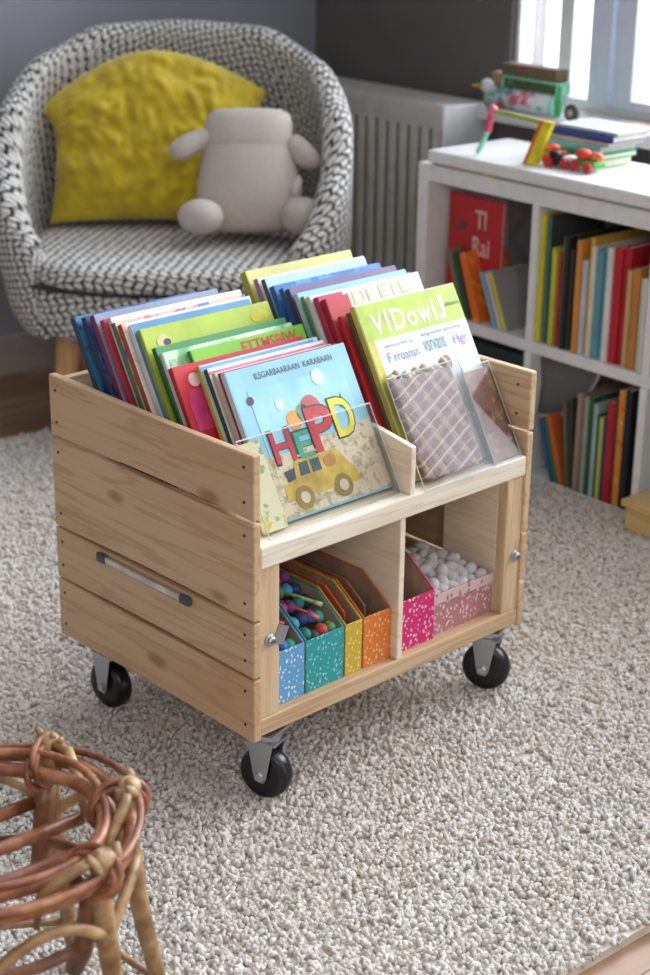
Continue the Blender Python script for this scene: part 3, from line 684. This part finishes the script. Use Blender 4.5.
# ------------------------------------------------------------ toys on the counter
CT = .7805
tt = thing('toy_block_tower', 'tower of three patterned wooden toy blocks on the window sill', 'toy'); place(tt); tt.scale = (.96,.96,.96); tt.location = RM(-.042, .50-.44*.96, .8125*.04)
mint = mat((150,226,196),.4,'mint_paint'); 
b = MB().tube([(-.190,.44,.842),(.060,.44,.842)], .029, 20); b.build('patterned_roll', cover_mat((226,236,236),(70,170,180),(226,100,120),22), tt, smooth=True)
MB().tube([(-.198,.44,.842),(-.190,.44,.842)], .031, 20).build('end_disc', mint, tt); MB().tube([(.060,.44,.842),(.066,.44,.842)], .031, 20).build('end_disc', mint, tt)
T = Matrix.Translation((0,.46,.872)) 
MB().box((-.150,-.02,0),(.062,.03,.034), T).build('middle_block', cover_mat((70,96,50),(110,130,60),(50,80,50),40), tt, bevel=.002)
MB().box((-.155,-.024,.030),(.066,.034,.036), T).box((-.155,-.024,0),(-.149,.034,.036), T).box((.061,-.024,0),(.067,.034,.036), T).build('mint_frame', mint, tt, bevel=.001)
MB().box((-.160,-.02,.037),(.060,.03,.072), T).build('top_block', cover_mat((120,100,70),(80,110,70),(186,80,80),34), tt, bevel=.003)
MB().box((-.205,.445,.874),(-.158,.485,.912)).build('side_block', mat((176,140,100),.6,'tan_wood'), tt, bevel=.003)
MB().tube([(.074,.44,.813),(.074,.44,.90)], .006, 8).build('green_post', mat((70,190,110),.4,'green_paint'), tt)
bird = thing('toy_bird', 'small toy bird with white head and yellow beak on sill by radiator', 'toy'); place(bird)
MB().ball((-.235,.49,.838), (.018,.016,.026), 3).build('body', mat((70,96,110),.5,'slate_paint'), bird, smooth=True)
MB().ball((-.235,.485,.870), .021, 3).build('head', mat((226,232,230),.5,'white_paint'), bird, smooth=True)
MB().rings([[Vector((-.248,.482,.868))+Vector((0,.009*math.cos(a),.009*math.sin(a))) for a in np.linspace(0,2*math.pi,9)[:-1]], [Vector((-.290,.478,.866))+Vector((0,.003*math.cos(a),.003*math.sin(a))) for a in np.linspace(0,2*math.pi,9)[:-1]]]).build('beak', mat((226,176,30),.5,'yellow_beak'), bird)
MB().ball((-.240,.466,.876), .004, 2).build('eye', M['black'], bird, smooth=True)
arch = thing('toy_arch', 'small painted toy arch with pink and yellow legs on the counter', 'toy'); place(arch)
def bar(a, b_, r): return MB().tube([a, Vector(a).lerp(Vector(b_), .5), b_], r, 6)
bar((.180,.035,CT+.004), (.200,.05,CT+.062), .007).build('lower_leg', mint, arch); bar((.200,.05,CT+.060), (.206,.055,.898), .010).build('upper_leg', mat((222,90,120),.4,'pink_paint'), arch)
MB().ball((.206,.055,.895), .014, 2).build('knob', mat((226,120,150),.4,'rose_paint'), arch, smooth=True)
bar((.206,.055,.893), (.395,.055,.886), .006).build('cross_bar', mat((150,170,50),.4,'olive_paint'), arch)
MB().prism([(.392,.892),(.420,.892),(.372,CT+.0005),(.342,CT+.0005)], .044, .058).build('yellow_leg', mat((236,216,30),.4,'yellow_paint'), arch); MB().prism([(.380,.892),(.392,.892),(.342,CT+.0005),(.330,CT+.0005)], .044, .058).build('orange_edge', mat((226,100,40),.4,'orange_paint'), arch)
# picture books lying in a pile
z = CT
for i, (lab, c, t, du) in enumerate([('lime green book at the bottom of counter pile',(120,190,50),.016,0), ('green book second from bottom of counter pile',(50,160,90),.010,.008), ('light teal book in the counter pile',(120,196,210),.012,-.012), ('pale pink-grey book in counter pile',(206,180,176),.007,.012), ('royal blue book near the top of counter pile',(36,70,160),.013,.02), ('dark grey-edged white book topping counter pile',(196,206,210),.006,.028)]):
    t *= 1.3
    r = book(lab, .135, .205, t, c, RM(.345+du*.7, .155+.012*i, z+t), (0,0,0), group='books lying in a pile on the counter', name='book')
    r.rotation_euler = (Matrix.Rotation(ROT,4,'Z') @ Matrix(((0,0,1,0),(1,0,0,0),(0,1,0,0),(0,0,0,1)))).to_euler()
    r.location = RM(.292+du*.7, .130+.010*i, z)
    z += t+.0004
tc_ = thing('toy_train', 'little red black and green wooden toy train before the counter book pile', 'toy'); place(tc_)
MB().box((.372,.085,CT+.012),(.412,.12,CT+.034)).build('red_wagon', mat((222,60,40),.4,'red_paint'), tc_, bevel=.004); MB().box((.398,.060,CT+.006),(.428,.09,CT+.040)).build('black_cabin', M['black'], tc_, bevel=.006)
MB().box((.43,.075,CT+.012),(.462,.11,CT+.03)).build('white_wagon', M['white'], tc_, bevel=.004); MB().box((.465,.075,CT+.012),(.535,.12,CT+.028)).build('green_wagon', mat((70,170,70),.4,'leaf_green_paint'), tc_, bevel=.004)
for x, y in ((.38,.078),(.405,.055),(.445,.07),(.478,.07),(.52,.07)): MB().lathe([(.013,-.005),(.013,.005)], 16, Matrix.Translation((x,y,CT+.0135)) @ Matrix.Rotation(R(90),4,'X')).build('toy_wheel', mat((214,50,60),.4,'wheel_red'), tc_)
MB().ball((.488,.09,CT+.040), (.024,.018,.014), 2).build('red_roof', mat((226,70,50),.4,'roof_red'), tc_, smooth=True); MB().ball((.378,.10,CT+.040), (.022,.016,.010), 2).build('red_load', mat((226,80,50),.4,'load_red'), tc_, smooth=True)
MB().ball((.52,.10,CT+.036), (.022,.014,.014), 2).build('orange_load', mat((226,120,80),.4,'load_orange'), tc_, smooth=True)
cl = MB().box((.20,.46,.8125),(.75,.60,.8165)).build('striped_paper', None and 0 or mat((232,186,160),.6,'salmon_paper',.1)); place(cl); tag(cl, 'salmon coloured paper lying on the window sill behind the books', 'paper')
dc = thing('toy_wheel_pair', 'dark round toy with pale hub on the sill right of the tower', 'toy'); place(dc)
MB().lathe([(.010,-.008),(.022,-.008),(.024,0),(.022,.008),(.010,.008)], 24, Matrix.Translation((.105,.47,.837)) @ Matrix.Rotation(R(90),4,'X')).build('rim', mat((70,74,72),.5,'dark_rim'), dc, smooth=True); MB().lathe([(.010,-.009),(.010,.009)], 16, Matrix.Translation((.105,.47,.837)) @ Matrix.Rotation(R(90),4,'X')).build('hub', mat((206,180,150),.5,'pale_hub'), dc)

# ------------------------------------------------------------ armchair
CHX, CHY, CHR = 1.262, 1.785, R(-43.4)
ch = thing('armchair', 'black and white chunky-knit tub armchair with beech legs in the corner', 'armchair', (CHX,CHY,0), (0,0,CHR))
def sup(phi, a, b, e=2.7):
    s, c = math.sin(phi), math.cos(phi); r = (abs(s/a)**e+abs(c/b)**e)**(-1/e); return r
def lerp_tab(tab, x):
    for (x0,y0),(x1,y1) in zip(tab, tab[1:]):
        if x <= x1: k = max(0,(x-x0)/(x1-x0)); k = k*k*(3-2*k); return y0+(y1-y0)*k
    return tab[-1][1]
SZ = [(.27,.88),(.33,.95),(.50,1.0),(.78,1.0),(1.06,.88)]
HT = [(0,1.04),(38,1.03),(62,.965),(88,.86),(110,.69),(124,.575),(134,.53)]
def uvmesh(rings, uvs, closed_v, name, parent, cap=False, sub=1):
    b = MB(); n = len(rings[0]); m = len(rings); lay = b.bm.loops.layers.uv.new('UVMap')
    vs = [[b.bm.verts.new(p) for p in r] for r in rings]
    for j in range(m-1 if not closed_v else m):
        for i in range(n-1):
            q = [(j,i),(j,i+1),((j+1) % m,i+1),((j+1) % m,i)]
            f = b.bm.faces.new([vs[a][c] for a, c in q])
            for l, (a, c) in zip(f.loops, q): l[lay].uv = uvs[a][c] if not (closed_v and j == m-1 and a == 0) else (uvs[a][c][0]+uvs[m-1][c][0]+(uvs[1][c][0]-uvs[0][c][0]), uvs[a][c][1])
    if cap:
        for j in (0, m-1):
            f = b.bm.faces.new(vs[j])
            for l, c in zip(f.loops, range(n)): l[lay].uv = (rings[j][c][0]+rings[j][c][1], rings[j][c][2])
    return b.build(name, M['knit'], parent, smooth=True, sub=sub)
def shell_pt(phi, z, inset):
    s = lerp_tab(SZ, z); r = sup(phi, .487, .392)*s-inset; k = max(0, math.cos(phi))
    return Vector((r*math.sin(phi), r*math.cos(phi)+.07*k*max(0,(z-.5)/.55), z))
rings, uvs = [], []
NP = 56
for j in range(NP+1):
    deg = -132+264*j/NP; phi = R(deg); H = lerp_tab(HT, abs(deg)); th = .085 if abs(deg) < 116 else .085-.02*(abs(deg)-116)/16
    sec = []
    for k in range(9): sec.append((.27+(H-.045-.27)*k/8, .0))
    for k in range(1,6): a = math.pi*k/6; sec.append((H-.045+.045*math.sin(a), th*(1-math.cos(a))/2))
    for k in range(9): sec.append((H-.045-(H-.045-.40)*k/8, th))
    sec += [(.36, th+.0)]
    ring = [shell_pt(phi, z, ins) for z, ins in sec]; L_ = 0; uv = []
    for i, p in enumerate(ring):
        if i: L_ += (p-ring[i-1]).length
        uv.append((phi*.45, L_))
    # leave loop open, close manually by repeating the first point
    rings.append(ring); uvs.append(uv)
uvmesh(rings, uvs, False, 'shell', ch, cap=True)
rings, uvs = [], []
prof = [(.255,.30),(.27,.85),(.275,.93),(.30,.97),(.34,1.0),(.40,1.03),(.418,1.02),(.425,.95)]
for (z, k) in prof:
    ring = []; uv = []
    for i in range(65):
        phi = -math.pi+2*math.pi*i/64; r = sup(phi, .470, .375)*k*.965; ring.append(Vector((r*math.sin(phi), r*math.cos(phi), z))); uv.append((phi*.45, z if z > .27 else z-.3+k*.3))
    rings.append(ring); uvs.append(uv)
uvmesh(rings, uvs, False, 'seat_base', ch, cap=False)
rings, uvs = [], []
prof = [(.425,.5),(.425,.93),(.432,.985),(.455,1.0),(.478,.99),(.490,.95),(.494,.8),(.498,.55),(.50,.25),(.50,.02)]
for (z, k) in prof:
    ring = []; uv = []
    for i in range(65):
        phi = -math.pi+2*math.pi*i/64; r = sup(phi, .400, .365, 3.0)*k; x, y = r*math.sin(phi), r*math.cos(phi)-.040; ring.append(Vector((x,y,z))); uv.append((x, y+z))
    rings.append(ring); uvs.append(uv)
uvmesh(rings, uvs, False, 'seat_cushion', ch)
pp = []
for i in range(48):
    phi = -math.pi+2*math.pi*i/48; r = sup(phi, .465, .378)*.985; pp.append((r*math.sin(phi), r*math.cos(phi)-.006, .424))
MB().tube(pp, .007, 8, closed=True).build('piping', mat((60,60,62),.9,'dark_piping'), ch, smooth=True)
for sx, sy in ((-1,-1),(1,-1),(-1,1),(1,1)):
    x, y = sx*.272, sy*.22; zb = FZ if sy > 0 else -.008
    MB().lathe([(.020,0),(.036,1)], 20, Matrix(((1,0,sx*-.03,x+sx*.03),(0,1,sy*-.03,y+sy*.03),(0,0,.27-zb,zb),(0,0,0,1)))).build('leg', M['legw'], ch, smooth=True)

# pillow
def chl(x, y, z):
    p = Matrix.Rotation(CHR,3,'Z') @ Vector((x,y,z)); return (CHX+p.x, CHY+p.y, p.z)
pil = thing('throw_pillow', 'mustard yellow wrinkled cushion leaning on the armchair back', 'cushion', chl(-.070,.100,.500), (R(-18),0,CHR+R(2)))
b = MB(); G = 46; W2, H2 = .335, .236
top = []; bot = []
for j in range(G+1):
    v = -1+2*j/G; ra = []; rb_ = []
    for i in range(G+1):
        u = -1+2*i/G
        x = W2*u*(1-.12*(1-(v-.15)**2)-.05*(v < 0)*v*v); zc = H2*v
        zc *= (1-.06*(1-u*u)) if v < 0 else (1-(.74 if u < 0 else .50)*abs(u)**1.8+.09)
        if u < 0: x *= .90+.10*((v+1)/2)**1.3+.06*max(0,v-.6)*abs(u)
        env = max(0,(1-abs(u)**2.6))*max(0,(1-abs(v)**2.6)); t = .085*env**.55
        wr = (noise.noise(Vector((u*3.2+v*1.2,v*3.5,1.3)))*.5+abs(noise.noise(Vector((u*8+v*3,v*4-u*2,4.1))))*1.1+abs(noise.noise(Vector((u*15+v*2,v*7,9.1))))*.5)*.032*min(1,env*3)
        ra.append(b.bm.verts.new((x, -t-wr, zc+H2))); rb_.append(ra[-1] if i in (0,G) or j in (0,G) else b.bm.verts.new((x, t*.75, zc+H2)))
    top.append(ra); bot.append(rb_)
for A_ in (top, bot):
    for j in range(G):
        for i in range(G): b.bm.faces.new((A_[j][i],A_[j][i+1],A_[j+1][i+1],A_[j+1][i]))
b.build('pillow_body', M['yel'], pil, smooth=True, sub=1)

# soft toy
toy = thing('soft_toy', 'beige linen soft toy animal sitting slumped against the yellow cushion', 'soft toy', chl(.206,-.062,.512), (R(-14),0,CHR+R(3)))
def loft(sections, n=32, e=2.4):
    rings = []
    for (z, cx, cy, a, bb) in sections:
        rings.append([Vector((cx+math.copysign(abs(math.cos(t))**(2/e),math.cos(t))*a, cy+math.copysign(abs(math.sin(t))**(2/e),math.sin(t))*bb, z)) for t in [k*2*math.pi/n for k in range(n)]])
    return rings
S = [(.006,0,0,.05,.03),(.010,0,0,.110,.062),(.03,0,0,.136,.082),(.09,0,-.004,.146,.092),(.15,0,-.002,.140,.088),(.20,-.002,0,.130,.080),(.236,-.003,0,.122,.072),(.242,-.003,0,.119,.0685),(.248,-.003,0,.122,.072),(.28,0,0,.121,.068),(.315,.002,0,.117,.058),(.335,.002,0,.106,.042),(.342,.002,0,.06,.02)]
MB().rings(loft(S)).build('body', M['toy'], toy, smooth=True, sub=1)
def limb(pts, rs_, name):
    n = len(pts); MB().tube(pts, rs_, 18).build(name, M['toy'], toy, smooth=True, sub=1)
limb([(-.095,-.01,.262),(-.13,-.02,.258),(-.165,-.03,.238),(-.195,-.035,.222),(-.208,-.037,.216),(-.212,-.037,.214)], [.026,.030,.032,.029,.018,.005], 'arm')
limb([(.105,-.01,.258),(.125,-.015,.240),(.150,-.02,.212),(.178,-.022,.200),(.194,-.022,.196),(.199,-.022,.195)], [.026,.036,.036,.028,.016,.005], 'arm')
MB().ball((-.130,-.085,.048), (.062,.060,.048), 3).build('foot', M['toy'], toy, smooth=True); MB().ball((.142,-.075,.050), (.060,.062,.052), 3).build('foot', M['toy'], toy, smooth=True)
MB().tube([(.135,-.02,.16),(.128,-.068,.13),(.118,-.078,.10)], [.012,.020,.008], 10).tube([(.142,-.02,.13),(.124,-.070,.10),(.10,-.085,.07)], [.010,.016,.006], 10).build('side_fold', M['toy'], toy, smooth=True, sub=1)

# ------------------------------------------------------------ rattan stool
SX, SY, SZT = -.657, -.239, .372
sto = thing('rattan_stool', 'reddish rattan stool frame without seat in the lower left foreground', 'stool', (SX,SY,0))
def circ(r, z, n=48, wob=.004, ph=0, a0=0, a1=2*math.pi): 
    return [((r+wob*math.sin(3*t+ph))*math.cos(t), (r+wob*math.cos(2*t+ph))*math.sin(t), z+wob*math.sin(2*t+ph*2)) for t in [a0+(a1-a0)*k/n for k in range(n)]]
MB().tube(circ(.188,SZT-.004), .0105, 12, True).build('outer_ring', M['red_rattan'], sto, smooth=True)
MB().tube(circ(.198,SZT+.012,wob=.005,ph=1.2), .0052, 10, True).build('outer_ring', M['red_rattan'], sto, smooth=True)
MB().tube(circ(.150,SZT+.004,wob=.004,ph=2.0), .0098, 12, True).build('inner_ring', M['red_rattan'], sto, smooth=True)
MB().tube(circ(.157,SZT+.018,wob=.005,ph=.4), .0055, 10, True).build('inner_ring', M['red_rattan'], sto, smooth=True)
base_a = R(-22); K = 7
for k in range(K):
    a = base_a+k*2*math.pi/K; ca, sa = math.cos(a), math.sin(a)
    P_ = lambda r, z, off=0: (r*ca-off*sa, r*sa+off*ca, z)
    # legs
    lg = MB().tube([P_(.178,SZT+.028),P_(.182,SZT),P_(.188,.30),P_(.200,.20),P_(.222,.08),P_(.238,-.006)], [.009,.0115,.014,.0125,.0115,.0105], 10).build('leg', M['pale_rattan'], sto, smooth=True)
    MB().tube([P_(.172,SZT-.02),P_(.165,SZT-.06),P_(.150,.25),P_(.135,.215)], [.016,.015,.014,.012], 10).build('basket_upright', rattan('dark_rattan',(84,50,32),(128,84,54),(150,106,74)) if k == 0 else bpy.data.materials['dark_rattan'], sto, smooth=True)
    # knot with loose stub ends
    kb = MB()
    for q, (dz, rr) in enumerate([(.0,.0),(.008,.004),(-.008,-.003)]):
        lp = [((.174+rr)+.036*math.cos(t), .008*math.sin(t*1)+q*.006-.006, SZT+dz+.024*math.sin(t)) for t in [i*2*math.pi/18 for i in range(18)]]
        kb.tube([P_(x, z_, o_) for x, o_, z_ in lp], .0050, 6, True)
    kb.build('binding', M['red_rattan'], sto, smooth=True)
    stb = MB()
    for q in range(4):
        o_ = -.014+q*.009; stb.tube([P_(.196,SZT+.012,o_),P_(.190+.003*q,SZT+.026,o_*1.2),P_(.182+.004*q,SZT+.036+.003*(q % 2),o_*1.5)], [.0062,.0062,.0045], 7)
    stb.ball(P_(.190,SZT+.026), (.016,.016,.012), 2); stb.build('knot', M['pale_rattan'], sto, smooth=True)
    a4 = a-.42
    MB().tube([P_(.188,SZT+.026),P_(.176,SZT+.024,-.035),(.160*math.cos(a4),.160*math.sin(a4),SZT-.004),(.158*math.cos(a4-.05),.158*math.sin(a4-.05),SZT-.05)], [.0065,.0075,.007,.0045], 8).build('split_cane', M['pale_rattan'], sto, smooth=True)
    # arc brace between the legs
    a2 = a+2*math.pi/K; arc = []
    for i in range(9):
        t = i/8; aa = a+(a2-a)*t; rr = .192; arc.append((rr*math.cos(aa), rr*math.sin(aa), .285+.05*math.sin(math.pi*t)))
    MB().tube(arc, .008, 8).build('arc_brace', M['pale_rattan'], sto, smooth=True)
    a3 = a+math.pi/K*2
    MB().tube([P_(.222,.085),((.222*math.cos(a3)),(.222*math.sin(a3)),.085)], .0055, 8).build('stretcher', M['pale_rattan'], sto, smooth=True)
for off in (-.10,-.03,.04,.11):
    hl = math.sqrt(.160**2-off**2); d1 = Vector((math.cos(R(-9)),math.sin(R(-9)),0)); d2 = Vector((-d1.y,d1.x,0))
    MB().tube([d1*-hl+d2*off+Vector((0,0,.316)), d2*off+Vector((0,0,.308)), d1*hl+d2*off+Vector((0,0,.316))], .0095, 10).build('seat_rod', M['red_rattan'], sto, smooth=True)
MB().tube(circ(.150,.262,wob=.004,ph=.9), .008, 8, True).build('lower_ring', bpy.data.materials['dark_rattan'], sto, smooth=True)

# ------------------------------------------------------------ world, lamps, camera
wd = bpy.data.worlds.new('world'); bpy.context.scene.world = wd; wd.use_nodes = True
nt = wd.node_tree; bg = nt.nodes['Background']
tc = nt.nodes.new('ShaderNodeTexCoord'); dt = nt.nodes.new('ShaderNodeVectorMath'); dt.operation = 'DOT_PRODUCT'
nt.links.new(tc.outputs['Generated'], dt.inputs[0]); dt.inputs[1].default_value = (math.cos(D)*.95, math.sin(D)*.95, .3)
rp = nt.nodes.new('ShaderNodeValToRGB'); nt.links.new(dt.outputs['Value'], rp.inputs[0])
rp.color_ramp.elements[0].position = .15; rp.color_ramp.elements[0].color = (.28,.285,.295,1); rp.color_ramp.elements[1].position = .6; rp.color_ramp.elements[1].color = (2.6,2.75,3.0,1)
nt.links.new(rp.outputs[0], bg.inputs[0]); bg.inputs[1].default_value = 1.0
def area(name, loc, target, sx, sy, power, col):
    l = bpy.data.lights.new(name, 'AREA'); l.shape = 'RECTANGLE'; l.size = sx; l.size_y = sy; l.energy = power; l.color = col
    o = bpy.data.objects.new(name, l); C.objects.link(o); o.location = loc
    o.rotation_euler = (Vector(target)-Vector(loc)).to_track_quat('-Z','Y').to_euler(); return o
area('window_daylight', RM(1.15, WV+.75, 1.75), RM(1.1,-1.2,.2), 3.1, 1.8, 235, (.93,.97,1.0))
area('added_room_fill', (-2.6,-3.2,2.5), (.2,.3,.3), 2.2, 1.6, 44, (1.0,.98,.95))  # added fill lamp above and behind the camera, not an actual window

cam = bpy.data.cameras.new('camera'); co = bpy.data.objects.new('camera', cam); C.objects.link(co)
yaw, pitch, roll = -7.58099547e-01, 3.73372565e-01, 1.31425656e-02
fwd = Vector((-math.sin(yaw)*math.cos(pitch), math.cos(yaw)*math.cos(pitch), -math.sin(pitch))); r0 = Vector((math.cos(yaw), math.sin(yaw), 0)); u0_ = r0.cross(fwd)
rr = r0*math.cos(roll)+u0_*math.sin(roll); uu = -r0*math.sin(roll)+u0_*math.cos(roll)
mt = Matrix((rr, uu, -fwd)).transposed().to_4x4(); mt.translation = (-1.59690991, -1.84875738, 1.55131784); co.matrix_world = mt
cam.sensor_fit = 'VERTICAL'; cam.sensor_height = 36; cam.lens = 1685.34/975*36; cam.clip_start = .05; cam.shift_x = 0; cam.shift_y = 1.2/975
cam.dof.use_dof = True; cam.dof.focus_distance = 2.72; cam.dof.aperture_fstop = 4.0
bpy.context.scene.camera = co
bpy.context.scene.view_settings.view_transform = 'Standard'; bpy.context.scene.view_settings.look = 'None'
